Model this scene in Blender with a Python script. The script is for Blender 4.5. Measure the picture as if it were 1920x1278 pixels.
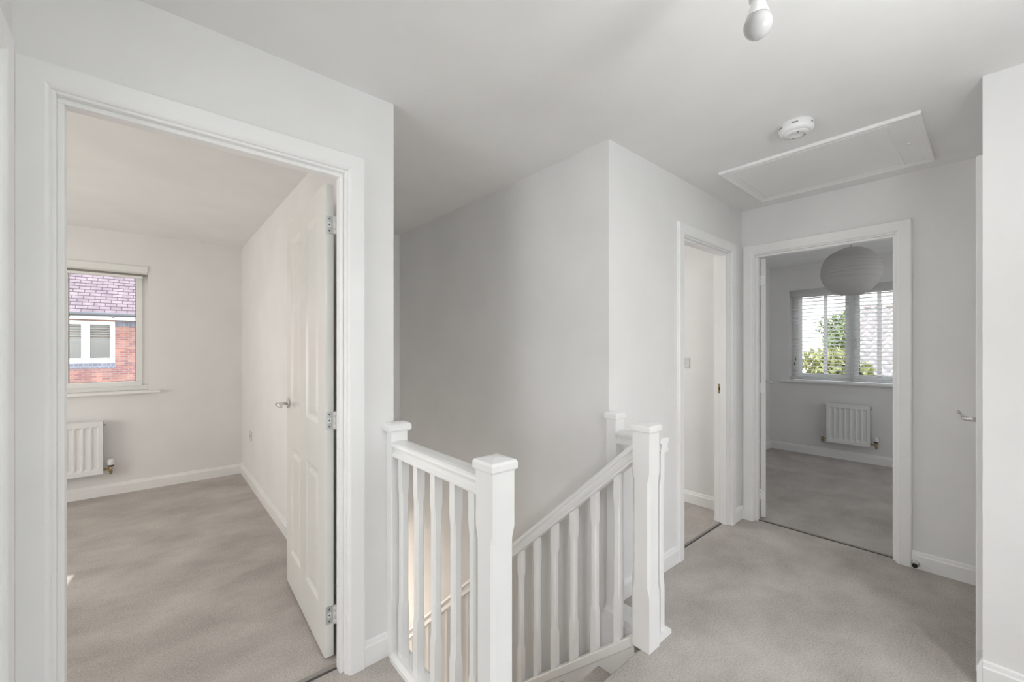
import bpy, bmesh, math, random
from mathutils import Vector, Matrix, Euler
random.seed(7)
PI = math.pi
scene = bpy.context.scene
for o in list(bpy.data.objects):
    bpy.data.objects.remove(o)

# ------------------------------------------------------------------ camera
FPX, HZ = 775.5, 653.0
TH = math.atan((1855 - 960) / FPX)
EYE = 1.30
cam_data = bpy.data.cameras.new('camera')
cam_data.sensor_width = 36.0
cam_data.lens = FPX / 1920 * 36.0
cam_data.shift_y = (HZ - 639.0) / 1920
cam_data.clip_start = 0.02
cam_data.clip_end = 200
cam = bpy.data.objects.new('camera', cam_data)
scene.collection.objects.link(cam)
cam.location = (0, 0, EYE)
cam.rotation_euler = (PI / 2, 0, TH - PI / 2)
scene.camera = cam

# ------------------------------------------------------------------ world, view
scene.view_settings.view_transform = 'Standard'
scene.view_settings.look = 'None'
scene.view_settings.gamma = 1.0
scene.view_settings.exposure = 0.40
scene.view_settings.use_curve_mapping = False
scene.cycles.use_denoising = True
scene.cycles.max_bounces = 10
scene.cycles.diffuse_bounces = 7
scene.cycles.transparent_max_bounces = 16
scene.cycles.sample_clamp_indirect = 6.0
world = bpy.data.worlds.new('world')
scene.world = world
world.use_nodes = True
wn = world.node_tree.nodes
wl = world.node_tree.links
bg = wn['Background']
tc = wn.new('ShaderNodeTexCoord')
sx = wn.new('ShaderNodeSeparateXYZ')
cr = wn.new('ShaderNodeValToRGB')
wl.new(tc.outputs['Generated'], sx.inputs[0])
wl.new(sx.outputs['Z'], cr.inputs[0])
cr.color_ramp.elements[0].position = 0.0
cr.color_ramp.elements[0].color = (1.0, 0.985, 0.96, 1)
cr.color_ramp.elements[1].position = 0.6
cr.color_ramp.elements[1].color = (0.80, 0.88, 1.0, 1)
wl.new(cr.outputs[0], bg.inputs[0])
bg.inputs[1].default_value = 3.8

def sun(rot_dir, strength, color):
    d = bpy.data.lights.new('sun', 'SUN')
    d.energy = strength; d.angle = math.radians(0.6); d.color = color
    o = bpy.data.objects.new('sun', d)
    scene.collection.objects.link(o)
    o.rotation_euler = Vector(rot_dir).to_track_quat('-Z', 'Y').to_euler()
    return o

def area(name, loc, direction, w, h, power, color=(1, 1, 1), spread=180):
    d = bpy.data.lights.new(name, 'AREA')
    d.shape = 'RECTANGLE'; d.size = w; d.size_y = h; d.energy = power; d.color = color
    d.spread = math.radians(spread)
    o = bpy.data.objects.new(name, d)
    scene.collection.objects.link(o)
    o.location = loc
    o.rotation_euler = Vector(direction).to_track_quat('-Z', 'Z').to_euler()
    return o

def portal(name, loc, direction, w, h):
    o = area(name, loc, direction, w, h, 1)
    o.data.cycles.is_portal = True
    return o

sun((-0.214, -1.755, -1.0), 6.0, (1.0, 0.95, 0.88))
WARM = (1.0, 0.955, 0.90)
COOL = (0.97, 0.985, 1.0)
# added fill lamps, mostly at assumed windows, behind the camera or out of view
area('fill_landing', (0.25, -1.60, 2.05), (1.75, 2.06, -2.2), 0.9, 0.5, 8.0, (1.0, 0.985, 0.97), 85)  # unseen lamp added behind the camera to light the landing floor
area('fill_bathroom', (-1.95, 0.75, 1.35), (1, 0.1, 0.1), 1.0, 1.2, 19, (0.95, 0.98, 1.0))  # added beyond the side doorway to light the post faces
area('fill_bedroom', (-2.62, 3.5, 1.35), (1, 0, 0.30), 1.6, 1.2, 31, WARM)  # added at an assumed side window to lift the bedroom walls
area('fill_small_room', (2.35, 2.95, 1.4), (0.2, -1, 0), 0.9, 1.1, 13, (1.0, 0.97, 0.93))  # added out of view to brighten the small room
area('fill_hall', (1.3, 5.3, -1.3), (0, -1, 0), 1.2, 1.4, 37, (1.0, 0.89, 0.76))  # added low in the hall to warm the stairwell wall
area('fill_bedroom_two', (4.9, -0.80, 1.45), (0, 1, 0), 1.2, 1.1, 6.3, (0.95, 0.98, 1.0))  # added on the hidden side to lift the dim bedroom
area('fill_bounce', (0.95, -0.50, 1.72), (0.12, 0.45, 1), 0.35, 0.35, 10.5, (0.955, 0.98, 1.0))  # added lamp aimed upward behind the camera to brighten the ceiling
portal('portal_bedroom_one', (-0.62, 5.35, 1.48), (0, -1, 0), 1.16, 1.16)
portal('portal_bedroom_two', (6.38, 1.06, 1.47), (-1, 0, 0), 1.22, 1.13)

# ------------------------------------------------------------------ materials
def new_mat(name):
    m = bpy.data.materials.new(name)
    m.use_nodes = True
    return m, m.node_tree.nodes, m.node_tree.links, m.node_tree.nodes['Principled BSDF']

def plain(name, col, rough=0.5, metal=0.0, bump=0.0, bscale=200, spec=0.5, coat=0.0):
    m, n, l, p = new_mat(name)
    p.inputs['Roughness'].default_value = rough
    p.inputs['Metallic'].default_value = metal
    p.inputs['Specular IOR Level'].default_value = spec
    p.inputs['Coat Weight'].default_value = coat
    t = n.new('ShaderNodeNewGeometry')
    z = n.new('ShaderNodeTexNoise'); z.inputs['Scale'].default_value = 3.0; z.inputs['Detail'].default_value = 3
    l.new(t.outputs['Position'], z.inputs['Vector'])
    r = n.new('ShaderNodeValToRGB')
    r.color_ramp.elements[0].position = 0.3; r.color_ramp.elements[1].position = 0.7
    r.color_ramp.elements[0].color = tuple(c * 0.975 for c in col) + (1,)
    r.color_ramp.elements[1].color = tuple(min(1, c * 1.02) for c in col) + (1,)
    l.new(z.outputs[0], r.inputs[0]); l.new(r.outputs[0], p.inputs['Base Color'])
    if bump:
        b = n.new('ShaderNodeTexNoise'); b.inputs['Scale'].default_value = bscale; b.inputs['Detail'].default_value = 2
        bp = n.new('ShaderNodeBump'); bp.inputs['Strength'].default_value = bump; bp.inputs['Distance'].default_value = 0.002
        l.new(t.outputs['Position'], b.inputs['Vector']); l.new(b.outputs[0], bp.inputs['Height']); l.new(bp.outputs[0], p.inputs['Normal'])
    return m

def carpet_mat(name, dark, light):
    m, n, l, p = new_mat(name)
    p.inputs['Roughness'].default_value = 0.95
    p.inputs['Specular IOR Level'].default_value = 0.1
    p.inputs['Sheen Weight'].default_value = 0.15
    t = n.new('ShaderNodeNewGeometry')
    mp = n.new('ShaderNodeMapping'); mp.inputs['Rotation'].default_value = (0, 0, 0.5); mp.inputs['Scale'].default_value = (1, 1.35, 1)
    l.new(t.outputs['Position'], mp.inputs[0])
    a = n.new('ShaderNodeTexNoise'); a.inputs['Scale'].default_value = 2.6; a.inputs['Detail'].default_value = 6; a.inputs['Roughness'].default_value = 0.6; a.inputs['Distortion'].default_value = 0.15
    l.new(mp.outputs[0], a.inputs['Vector'])
    b = n.new('ShaderNodeTexNoise'); b.inputs['Scale'].default_value = 130; b.inputs['Detail'].default_value = 3; b.inputs['Roughness'].default_value = 0.8
    l.new(t.outputs['Position'], b.inputs['Vector'])
    ra = n.new('ShaderNodeMapRange'); ra.inputs[1].default_value = 0.33; ra.inputs[2].default_value = 0.67
    l.new(a.outputs[0], ra.inputs[0])
    rb = n.new('ShaderNodeMapRange'); rb.inputs[1].default_value = 0.3; rb.inputs[2].default_value = 0.7
    l.new(b.outputs[0], rb.inputs[0])
    mx = n.new('ShaderNodeMix'); mx.data_type = 'FLOAT'; mx.inputs[0].default_value = 0.60
    l.new(ra.outputs[0], mx.inputs[2]); l.new(rb.outputs[0], mx.inputs[3])
    r = n.new('ShaderNodeValToRGB')
    r.color_ramp.elements[0].position = 0.12; r.color_ramp.elements[1].position = 0.88
    r.color_ramp.elements[0].color = dark + (1,); r.color_ramp.elements[1].color = light + (1,)
    l.new(mx.outputs[0], r.inputs[0]); l.new(r.outputs[0], p.inputs['Base Color'])
    bp = n.new('ShaderNodeBump'); bp.inputs['Strength'].default_value = 0.55; bp.inputs['Distance'].default_value = 0.004
    l.new(b.outputs[0], bp.inputs['Height']); l.new(bp.outputs[0], p.inputs['Normal'])
    return m

def brick_mat(name, c1, c2, mortar, axes, bw, rh, ms=0.008, bump=0.6, offset=0.5):
    m, n, l, p = new_mat(name)
    p.inputs['Roughness'].default_value = 0.9
    t = n.new('ShaderNodeNewGeometry'); s = n.new('ShaderNodeSeparateXYZ'); c = n.new('ShaderNodeCombineXYZ')
    l.new(t.outputs['Position'], s.inputs[0])
    l.new(s.outputs[axes[0]], c.inputs[0]); l.new(s.outputs[axes[1]], c.inputs[1])
    b = n.new('ShaderNodeTexBrick')
    b.inputs['Scale'].default_value = 1.0
    b.inputs['Color1'].default_value = c1 + (1,); b.inputs['Color2'].default_value = c2 + (1,); b.inputs['Mortar'].default_value = mortar + (1,)
    b.inputs['Brick Width'].default_value = bw; b.inputs['Row Height'].default_value = rh; b.inputs['Mortar Size'].default_value = ms
    b.offset = offset
    l.new(c.outputs[0], b.inputs['Vector'])
    z = n.new('ShaderNodeTexNoise'); z.inputs['Scale'].default_value = 2.5; z.inputs['Detail'].default_value = 5
    l.new(t.outputs['Position'], z.inputs['Vector'])
    mx = n.new('ShaderNodeMix'); mx.data_type = 'RGBA'; mx.blend_type = 'MULTIPLY'; mx.inputs[0].default_value = 0.55
    rr = n.new('ShaderNodeValToRGB'); rr.color_ramp.elements[0].color = (0.55, 0.5, 0.55, 1); rr.color_ramp.elements[1].color = (1.15, 1.1, 1.1, 1)
    rr.color_ramp.elements[0].position = 0.35; rr.color_ramp.elements[1].position = 0.65
    l.new(z.outputs[0], rr.inputs[0])
    l.new(b.outputs['Color'], mx.inputs[6]); l.new(rr.outputs[0], mx.inputs[7]); l.new(mx.outputs[2], p.inputs['Base Color'])
    bp = n.new('ShaderNodeBump'); bp.inputs['Strength'].default_value = bump; bp.inputs['Distance'].default_value = 0.01; bp.invert = True
    l.new(b.outputs['Fac'], bp.inputs['Height']); l.new(bp.outputs[0], p.inputs['Normal'])
    return m

def glass_mat(name):
    m = bpy.data.materials.new(name); m.use_nodes = True
    n = m.node_tree.nodes; l = m.node_tree.links
    n.remove(n['Principled BSDF'])
    tr = n.new('ShaderNodeBsdfTransparent'); tr.inputs[0].default_value = (0.96, 0.975, 0.97, 1)
    gl = n.new('ShaderNodeBsdfGlossy'); gl.inputs['Roughness'].default_value = 0.02
    fr = n.new('ShaderNodeFresnel'); fr.inputs[0].default_value = 1.45
    mx = n.new('ShaderNodeMixShader')
    l.new(fr.outputs[0], mx.inputs[0]); l.new(tr.outputs[0], mx.inputs[1]); l.new(gl.outputs[0], mx.inputs[2])
    l.new(mx.outputs[0], n['Material Output'].inputs[0])
    return m

def translucent(name, col, amt):
    m = plain(name, col, 0.9)
    n = m.node_tree.nodes; l = m.node_tree.links
    t = n.new('ShaderNodeBsdfTranslucent'); t.inputs[0].default_value = col + (1,)
    x = n.new('ShaderNodeMixShader'); x.inputs[0].default_value = amt
    l.new(n['Principled BSDF'].outputs[0], x.inputs[1]); l.new(t.outputs[0], x.inputs[2]); l.new(x.outputs[0], n['Material Output'].inputs[0])
    return m

M = {
    'wall': plain('matt_white_emulsion', (0.83, 0.825, 0.82), 0.85, bump=0.04, bscale=300, spec=0.2),
    'ceil': plain('matt_ceiling_white', (0.85, 0.848, 0.842), 0.9, bump=0.04, bscale=250, spec=0.2),
    'trim': plain('satin_white_gloss', (0.90, 0.90, 0.895), 0.34),
    'door': plain('satin_door_white', (0.84, 0.84, 0.82), 0.27),
    'upvc': plain('white_upvc', (0.85, 0.85, 0.83), 0.3),
    'plastic': plain('white_plastic', (0.86, 0.86, 0.86), 0.35),
    'greyplastic': plain('pale_switch_plastic', (0.66, 0.66, 0.65), 0.4),
    'chrome': plain('polished_chrome', (0.72, 0.72, 0.70), 0.16, metal=1.0),
    'steel': plain('zinc_plated_steel', (0.62, 0.64, 0.65), 0.35, metal=1.0),
    'brass': plain('dull_brass', (0.48, 0.38, 0.22), 0.35, metal=1.0),
    'black': plain('black_rubber', (0.012, 0.012, 0.012), 0.5),
    'screw': plain('dark_screw_head', (0.16, 0.16, 0.16), 0.5, metal=0.6),
    'enamel': plain('white_radiator_enamel', (0.84, 0.85, 0.85), 0.3),
    'bulb': plain('frosted_bulb', (0.50, 0.495, 0.49), 0.15, coat=0.4),
    'blind': translucent('white_blind_slat', (0.94, 0.94, 0.94), 0.85),
    'tape': translucent('white_cloth_tape', (0.9, 0.9, 0.9), 0.8),
    'paper': translucent('rice_paper', (0.70, 0.69, 0.68), 0.35),
    'slot': plain('alarm_slot', (0.25, 0.25, 0.25), 0.6),
    'cord': plain('pale_flex', (0.58, 0.57, 0.56), 0.6),
    'carpet': carpet_mat('grey_twist_pile', (0.325, 0.292, 0.266), (0.625, 0.582, 0.545)),
    'strip': plain('carpet_bar', (0.30, 0.275, 0.25), 0.6),
    'gap': plain('threshold_shadow_line', (0.10, 0.09, 0.085), 0.9),
    'glass': glass_mat('window_glass'),
    'brick': brick_mat('red_brick', (0.42, 0.20, 0.15), (0.24, 0.11, 0.11), (0.34, 0.27, 0.25), (0, 2), 0.225, 0.075),
    'bluebrick': brick_mat('blue_brick', (0.16, 0.17, 0.22), (0.20, 0.20, 0.25), (0.3, 0.3, 0.3), (0, 2), 0.112, 0.225),
    'rooftile': brick_mat('plum_roof_tile', (0.27, 0.205, 0.215), (0.22, 0.165, 0.18), (0.09, 0.065, 0.07), (0, 2), 0.28, 0.125, 0.012, 1.0),
    'gutter': plain('dark_gutter', (0.10, 0.10, 0.11), 0.4),
    'pantile': plain('pale_clay_pantile', (0.34, 0.30, 0.29), 0.85, bump=0.2, bscale=20),
    'leaf': plain('green_leaf', (0.17, 0.21, 0.09), 0.6),
    'leaf2': plain('olive_leaf', (0.28, 0.28, 0.11), 0.6),
    'bark': plain('bark', (0.16, 0.12, 0.09), 0.9),
    'brownroom': plain('brown_room_behind_blind', (0.22, 0.13, 0.10), 0.9),
    'paving': plain('pale_paving', (0.30, 0.30, 0.26), 0.95, bump=0.5, bscale=30),
}

# ------------------------------------------------------------------ mesh helpers
class MB:
    """collects shapes in one mesh; map(u, v, z) places local points in the world"""
    def __init__(self, fn=None):
        self.bm = bmesh.new(); self.fn = fn or (lambda u, v, z: (u, v, z)); self.smooth = set()
    def v(self, p):
        return self.bm.verts.new(self.fn(*p))
    def face(self, vs, sm=False):
        try:
            f = self.bm.faces.new(vs); f.smooth = sm
        except ValueError:
            pass
    def box(self, x0, x1, y0, y1, z0, z1):
        P = [self.v((x, y, z)) for z in (z0, z1) for y in (y0, y1) for x in (x0, x1)]
        for q in ((0, 1, 3, 2), (4, 6, 7, 5), (0, 4, 5, 1), (2, 3, 7, 6), (0, 2, 6, 4), (1, 5, 7, 3)):
            self.face([P[i] for i in q])
        return self
    def loft(self, rings, cap=True, sm=False, closed=True):
        R = [[self.v(p) for p in r] for r in rings]
        n = len(R[0])
        for a, b in zip(R, R[1:]):
            for i in range(n if closed else n - 1):
                j = (i + 1) % n
                self.face([a[i], a[j], b[j], b[i]], sm)
        if cap:
            self.face(list(reversed(R[0]))); self.face(R[-1])
        return self
    def lathe(self, prof, c=(0, 0, 0), axis='z', n=24, sm=True):
        rings = []
        for r, h in prof:
            ring = []
            for i in range(n):
                a = 2 * PI * i / n; x, y = r * math.cos(a), r * math.sin(a)
                if axis == 'z': p = (c[0] + x, c[1] + y, c[2] + h)
                elif axis == 'x': p = (c[0] + h, c[1] + x, c[2] + y)
                else: p = (c[0] + x, c[1] + h, c[2] + y)
                ring.append(p)
            rings.append(ring)
        return self.loft(rings, True, sm)
    def tube(self, pts, r, n=10, sm=True):
        pts = [Vector(p) for p in pts]
        rr = r if isinstance(r, (list, tuple)) else [r] * len(pts)
        rings = []
        up = Vector((0, 0, 1))
        for i, p in enumerate(pts):
            d = (pts[min(i + 1, len(pts) - 1)] - pts[max(i - 1, 0)]).normalized()
            a = d.cross(up)
            if a.length < 1e-3: a = d.cross(Vector((1, 0, 0)))
            a.normalize(); b = d.cross(a).normalized()
            rings.append([tuple(p + (a * math.cos(2 * PI * k / n) + b * math.sin(2 * PI * k / n)) * rr[i]) for k in range(n)])
        return self.loft(rings, True, sm)
    def build(self, name, mat, parent=None, bevel=0.0, seg=2):
        bmesh.ops.recalc_face_normals(self.bm, faces=self.bm.faces[:])
        me = bpy.data.meshes.new(name)
        self.bm.to_mesh(me); self.bm.free()
        o = bpy.data.objects.new(name, me)
        scene.collection.objects.link(o)
        me.materials.append(M[mat] if isinstance(mat, str) else mat)
        if parent is not None:
            o.parent = parent
            o.matrix_parent_inverse = Matrix.Identity(4)
            pm = WORLD.get(parent.name)
            if pm is None: pm = parent_matrix(parent)
            o.matrix_local = pm.inverted() @ Matrix.Identity(4)
        if bevel:
            b = o.modifiers.new('bevel', 'BEVEL'); b.width = bevel; b.segments = seg; b.limit_method = 'ANGLE'; b.angle_limit = math.radians(35)
            b.harden_normals = False
        return o
WORLD = {}
def parent_matrix(o):
    m = o.matrix_basis.copy()
    while o.parent is not None:
        o = o.parent
        m = o.matrix_basis @ m
    return m
def tag(o, label=None, cat=None, group=None, kind=None):
    if label: o['label'] = label
    if cat: o['category'] = cat
    if group: o['group'] = group
    if kind: o['kind'] = kind
    return o
def thing(name, loc, label, cat, group=None, kind=None, rz=0):
    o = bpy.data.objects.new(name, None)
    o.empty_display_size = 0.1
    scene.collection.objects.link(o)
    o.location = loc; o.rotation_euler = (0, 0, rz)
    return tag(o, label, cat, group, kind)
def struct(name, mb, mat, label, cat, bevel=0.0):
    return tag(mb.build(name, mat, None, bevel), label, cat, None, 'structure')

# wall slab with holes; fn maps (u along, v through, z)
def wall(mb, u0, u1, v0, v1, z0, z1, holes=()):
    hs = sorted(holes)
    u = u0
    for a, b, c, d in hs:
        if a > u: mb.box(u, a, v0, v1, z0, z1)
        if c > z0: mb.box(a, b, v0, v1, z0, c)
        if d < z1: mb.box(a, b, v0, v1, d, z1)
        u = b
    if u < u1: mb.box(u, u1, v0, v1, z0, z1)
    return mb
XY = lambda u, v, z: (u, v, z)
YX = lambda u, v, z: (v, u, z)

H = 2.35
# ------------------------------------------------------------------ room shell
struct('wall_left', wall(MB(XY), -2.70, 0.781, 1.68, 1.78, 0, H, [(-0.230, 0.604, 0, 2.025)]), 'wall',
       'white wall with the wide doorway to the sunlit bedroom', 'wall')
struct('wall_side', wall(MB(YX), -1.80, 1.68, -0.381, -0.281, 0, H, [(0.72, 1.545, 0, 2.025)]), 'wall',
       'white wall meeting the bedroom door wall at the picture edge', 'wall')
struct('wall_back', wall(MB(XY), -0.381, 2.52, -1.80, -1.70, 0, H, [(0.4, 2.1, 0.55, 2.15)]), 'wall', 'white landing wall behind the viewer', 'wall')
struct('wall_right', MB().box(2.42, 2.52, -1.70, 0.017, 0, H), 'wall', 'plain white wall filling the picture edge beside the lever handle', 'wall')
struct('wall_cupboard', wall(MB(XY), 2.52, 3.42, -0.083, 0.017, 0, H, [(2.55, 3.325, 0, 2.025)]), 'wall', 'short white return wall that holds the closed door', 'wall')
struct('wall_end', wall(MB(YX), -0.95, 2.98, 3.42, 3.52, 0, H, [(0.35, 1.184, 0, 2.025)]), 'wall', 'white end wall of the landing around the dim bedroom doorway', 'wall')
struct('wall_stair', MB().box(1.727, 1.827, 1.35, 5.6, -2.6, H).box(1.727, 1.827, 1.25, 1.35, -2.6, H).box(1.665, 1.80, 0.985, 1.25, -2.6, -0.003), 'wall', 'tall white wall along the stairwell behind the sloping handrail', 'wall')
struct('wall_door', wall(MB(XY), 1.827, 3.42, 1.25, 1.35, 0, H, [(2.465, 3.225, 0, 2.025)]), 'wall', 'white wall between the stairwell corner and the end wall, with narrow doorway', 'wall')
struct('wall_partition', MB().box(0.70, 0.78, 1.78, 5.12, 0, H).box(0.70, 0.78, 1.0, 5.6, -2.6, -0.25).box(0.76, 0.78, 1.78, 5.12, -0.25, 0), 'wall', 'white bedroom side wall behind the open panelled door', 'wall')
struct('wall_bedroom', wall(MB(XY), -2.70, 0.78, 5.12, 5.40, 0, H, [(-1.20, -0.04, 0.91, 2.06)]), 'wall', 'pale wall with the window onto the brick house', 'wall')
struct('wall_bedroom_side', MB().box(-2.80, -2.70, 1.68, 5.40, 0, H), 'wall', 'white bedroom wall out of sight behind the door frame', 'wall')
struct('wall_stair_end', MB().box(0.78, 1.727, 3.586, 3.686, -0.30, H), 'wall', 'white wall closing the stairwell above the lower hall', 'wall')
struct('wall_hall', MB().box(0.0, 1.827, 5.6, 5.7, -2.6, -0.25), 'wall', 'wall of the lower hall at the foot of the stairs', 'wall')
struct('wall_room', MB().box(1.827, 3.52, 2.98, 3.08, 0, H), 'wall', 'far wall of the small room behind the narrow doorway', 'wall')
struct('wall_bathroom', MB().box(-2.1, -0.381, 1.60, 1.68, 0, H).box(-2.1, -0.381, -0.08, 0.0, 0, H).box(-2.2, -2.1, -0.08, 1.68, 0, H), 'wall', 'bathroom walls beyond the doorway beside the viewer', 'wall')
struct('wall_window', wall(MB(YX), -0.95, 1.99, 6.12, 6.40, 0, H, [(0.45, 1.67, 0.90, 2.035)]), 'wall', 'dim grey bedroom wall around the window with slatted blind', 'wall')
struct('wall_bedroom_near', MB().box(3.52, 6.12, 1.89, 1.99, 0, H), 'wall', 'dim bedroom side wall behind the edge-on open door', 'wall')
struct('wall_bedroom_far', MB().box(3.52, 6.12, -0.95, -0.85, 0, H), 'wall', 'dim bedroom wall hidden by the door frame', 'wall')
struct('wall_outer', MB().box(2.52, 3.42, -1.75, -1.65, 0, H).box(3.42, 3.52, -1.75, -0.95, 0, H), 'wall', 'cupboard walls behind the closed door', 'wall')

cl = MB()
cl.box(-2.8, 3.52, -1.8, 5.4, H, H + 0.12).box(3.52, 6.4, -0.95, 1.99, H, H + 0.12)
struct('ceiling', cl, 'ceil', 'flat white ceiling over the landing, stairwell and bedrooms', 'ceiling')

fl = MB()
fl.box(-2.1, 2.52, -1.8, 0.985, -0.25, 0).box(-0.381, 0.80, 0.985, 1.73, -0.25, 0).box(1.785, 3.47, 0.985, 1.35, -0.25, 0).box(2.52, 3.47, -1.7, 0.985, -0.25, 0)
struct('floor', fl, 'carpet', 'grey twist pile carpet over the landing', 'floor')
struct('floor.001', MB().box(-2.7, 0.70, 1.73, 5.12, -0.25, 0), 'carpet', 'grey carpet of the bedroom with the brick house view', 'floor')
struct('floor.002', MB().box(3.47, 6.12, -0.85, 1.89, -0.25, 0), 'carpet', 'grey carpet of the dim bedroom with the slatted blind', 'floor')
struct('floor.003', MB().box(1.827, 3.42, 1.31, 2.98, -0.245, 0.002), 'carpet', 'pale carpet of the small room past the narrow doorway', 'floor')
struct('floor.004', MB().box(-0.2, 1.827, 0.9, 5.7, -2.7, -2.6), 'carpet', 'lower hall floor at the foot of the stairs', 'floor')
struct('ceiling.001', MB().box(0.0, 1.727, 3.686, 5.6, -0.30, -0.25), 'ceil', 'lower hall ceiling past the stairwell', 'ceiling')

# carpet bars in the three doorways
def bar(i, x0, x1, y0, y1, label, horiz):
    g = MB()
    if horiz: g.box(x0, x1, y0, y0 + 0.010, 0, 0.0035)
    else: g.box(x0, x0 + 0.010, y0, y1, 0, 0.0035)
    r = struct('trim_%d' % i, MB().box(x0 + (0 if horiz else 0.008), x1, y0 + (0.008 if horiz else 0), y1, 0, 0.007), 'strip', label, 'threshold strip', 0.0025)
    tag(g.build('seam', 'gap', r), None)
    return r
bar(1, -0.200, 0.572, 1.735, 1.762, 'thin carpet bar across the sunlit bedroom doorway', True)
bar(2, 2.495, 3.195, 1.300, 1.322, 'thin carpet bar across the narrow doorway', True)
bar(3, 3.462, 3.488, 0.378, 1.145, 'thin carpet bar across the dim bedroom doorway', False)

# ------------------------------------------------------------------ skirting
def skirt(mb, x0, y0, x1, y1, nx, ny, h=0.100, t=0.015):
    prof = [(0, 0), (t, 0), (t, h - 0.024), (t * 0.72, h - 0.018), (t * 0.55, h - 0.004), (t * 0.35, h), (0, h)]
    mb.loft([[(x + nx * d, y + ny * d, z) for d, z in prof] for x, y in ((x0, y0), (x1, y1))])
    return mb
s = MB(); skirt(s, 0.651, 1.68, 0.752, 1.68, 0, -1)
struct('baseboard_left', s, 'trim', 'short white skirting between the bedroom door frame and the stair rail post', 'skirting')
s = MB(); skirt(s, 1.785, 1.25, 2.43, 1.25, 0, -1)
struct('baseboard_centre', s, 'trim', 'white skirting from the stairwell corner to the narrow doorway', 'skirting')
s = MB(); skirt(s, 3.27, 1.25, 3.42, 1.25, 0, -1); skirt(s, 3.42, 1.222, 3.42, 1.25, -1, 0)
struct('baseboard_corner', s, 'trim', 'scrap of white skirting in the corner between two door frames', 'skirting')
s = MB(); skirt(s, 3.42, 0.017, 3.42, 0.304, -1, 0)
struct('baseboard_end', s, 'trim', 'white skirting with the door stop, right of the dim doorway', 'skirting')
s = MB(); skirt(s, 2.42, -1.70, 2.42, 0.0165, -1, 0); skirt(s, 2.405, 0.017, 2.492, 0.017, 0, 1)
struct('baseboard_right', s, 'trim', 'white skirting at the foot of the plain right wall', 'skirting')
s = MB(); skirt(s, -0.281, -1.70, -0.281, 0.672, 1, 0); skirt(s, -0.281, -1.70, 2.42, -1.70, 0, 1)
struct('baseboard_back', s, 'trim', 'white skirting behind the viewer', 'skirting')
s = MB(); skirt(s, -2.70, 5.12, 0.70, 5.12, 0, -1); skirt(s, 0.70, 1.78, 0.70, 5.12, -1, 0)
struct('baseboard_bedroom', s, 'trim', 'white skirting round the bedroom with the brick house view', 'skirting')
s = MB(); skirt(s, 6.12, -0.85, 6.12, 1.89, -1, 0); skirt(s, 3.52, 1.89, 6.12, 1.89, 0, -1)
struct('baseboard_window', s, 'trim', 'white skirting below the radiator in the dim bedroom', 'skirting')
s = MB(); skirt(s, 3.42, 1.35, 3.42, 2.98, -1, 0); skirt(s, 1.827, 2.98, 3.42, 2.98, 0, -1)
struct('baseboard_room', s, 'trim', 'white skirting seen through the narrow doorway', 'skirting')

# ------------------------------------------------------------------ door frames (lining, stop, architrave both sides)
def door_frame(i, fn, a, b, t, hh, label, stop_at, back=True):
    """opening faces a..b (lining faces), wall thickness t from v=0, head hh"""
    root = thing('trim_%d' % i, fn((a + b) / 2, t / 2, 0), label, 'door frame', None, 'structure')
    L = 0.026
    m = MB(fn)
    m.box(a - L, a, -0.001, t + 0.001, 0, hh + L); m.box(b, b + L, -0.001, t + 0.001, 0, hh + L); m.box(a, b, -0.001, t + 0.001, hh, hh + L)
    m.build('lining', 'trim', root, 0.0015)
    s0, s1 = stop_at
    m = MB(fn); S = 0.014
    m.box(a, a + S, s0, s1, 0, hh - S); m.box(b - S, b, s0, s1, 0, hh - S); m.box(a, b, s0, s1, hh - S, hh)
    m.build('door_stop_bead', 'trim', root, 0.0015)
    sides = [(-1, 0)] + ([(1, t)] if back else [])
    W, T, g = 0.066, 0.019, 0.008
    for sg, v0 in sides:
        # profile: across width w (0 = inner edge), thickness d; mitred at the corners
        prof = [(0, 0), (0, T * 0.55), (0.004, T * 0.82), (0.010, T), (W - 0.005, T), (W, T - 0.004), (W, 0)]
        m = MB(fn)
        rings = []
        for k in range(4):
            ring = []
            for w, d in prof:
                u = (a - g - w) if k < 2 else (b + g + w)
                z = 0 if k in (0, 3) else hh + g + w
                ring.append((u, v0 + sg * d, z))
            rings.append(ring)
        m.loft(rings)
        m.build('architrave', 'trim', root, 0.0)
    return root

fA = lambda u, v, z: (u, 1.68 + v, z)
fD = lambda u, v, z: (3.42 + v, u, z)
fC = lambda u, v, z: (u, 1.25 + v, z)
fE = lambda u, v, z: (u, 0.017 - v, z)
fB = lambda u, v, z: (-0.281 - v, u, z)
frameA = door_frame(4, fA, -0.203, 0.577, 0.10, 2.0, 'wide white moulded frame of the sunlit bedroom doorway', (0.02, 0.062))
frameD = door_frame(5, fD, 0.376, 1.158, 0.10, 2.0, 'white moulded frame of the dim bedroom doorway', (0.02, 0.062))
frameC = door_frame(6, fC, 2.492, 3.198, 0.10, 2.0, 'white moulded frame of the narrow doorway in the side wall', (0.02, 0.062))
frameE = door_frame(7, fE, 2.577, 3.30, 0.10, 2.0, 'white frame of the closed door, seen edge-on', (0.045, 0.085))
frameB = door_frame(8, fB, 0.745, 1.52, 0.10, 2.0, 'white door frame cut off at the picture edge', (0.02, 0.062))

# strike plate on the right jamb of the narrow doorway
kp = MB().box(3.1945, 3.1985, 1.308, 1.332, 0.965, 1.035)
k = kp.build('strike_plate', 'brass', frameC); k['label'] = 'small metal latch plate'
MB().box(3.1935, 3.1946, 1.314, 1.324, 0.988, 1.010).build('latch_hole', 'black', k)
for dz in (-0.026, 0.026):
    MB().lathe([(0.004, 0), (0.0035, -0.0012)], (3.1945, 1.320, 1.0 + dz), 'x', 10).build('screw', 'screw', k)

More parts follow.
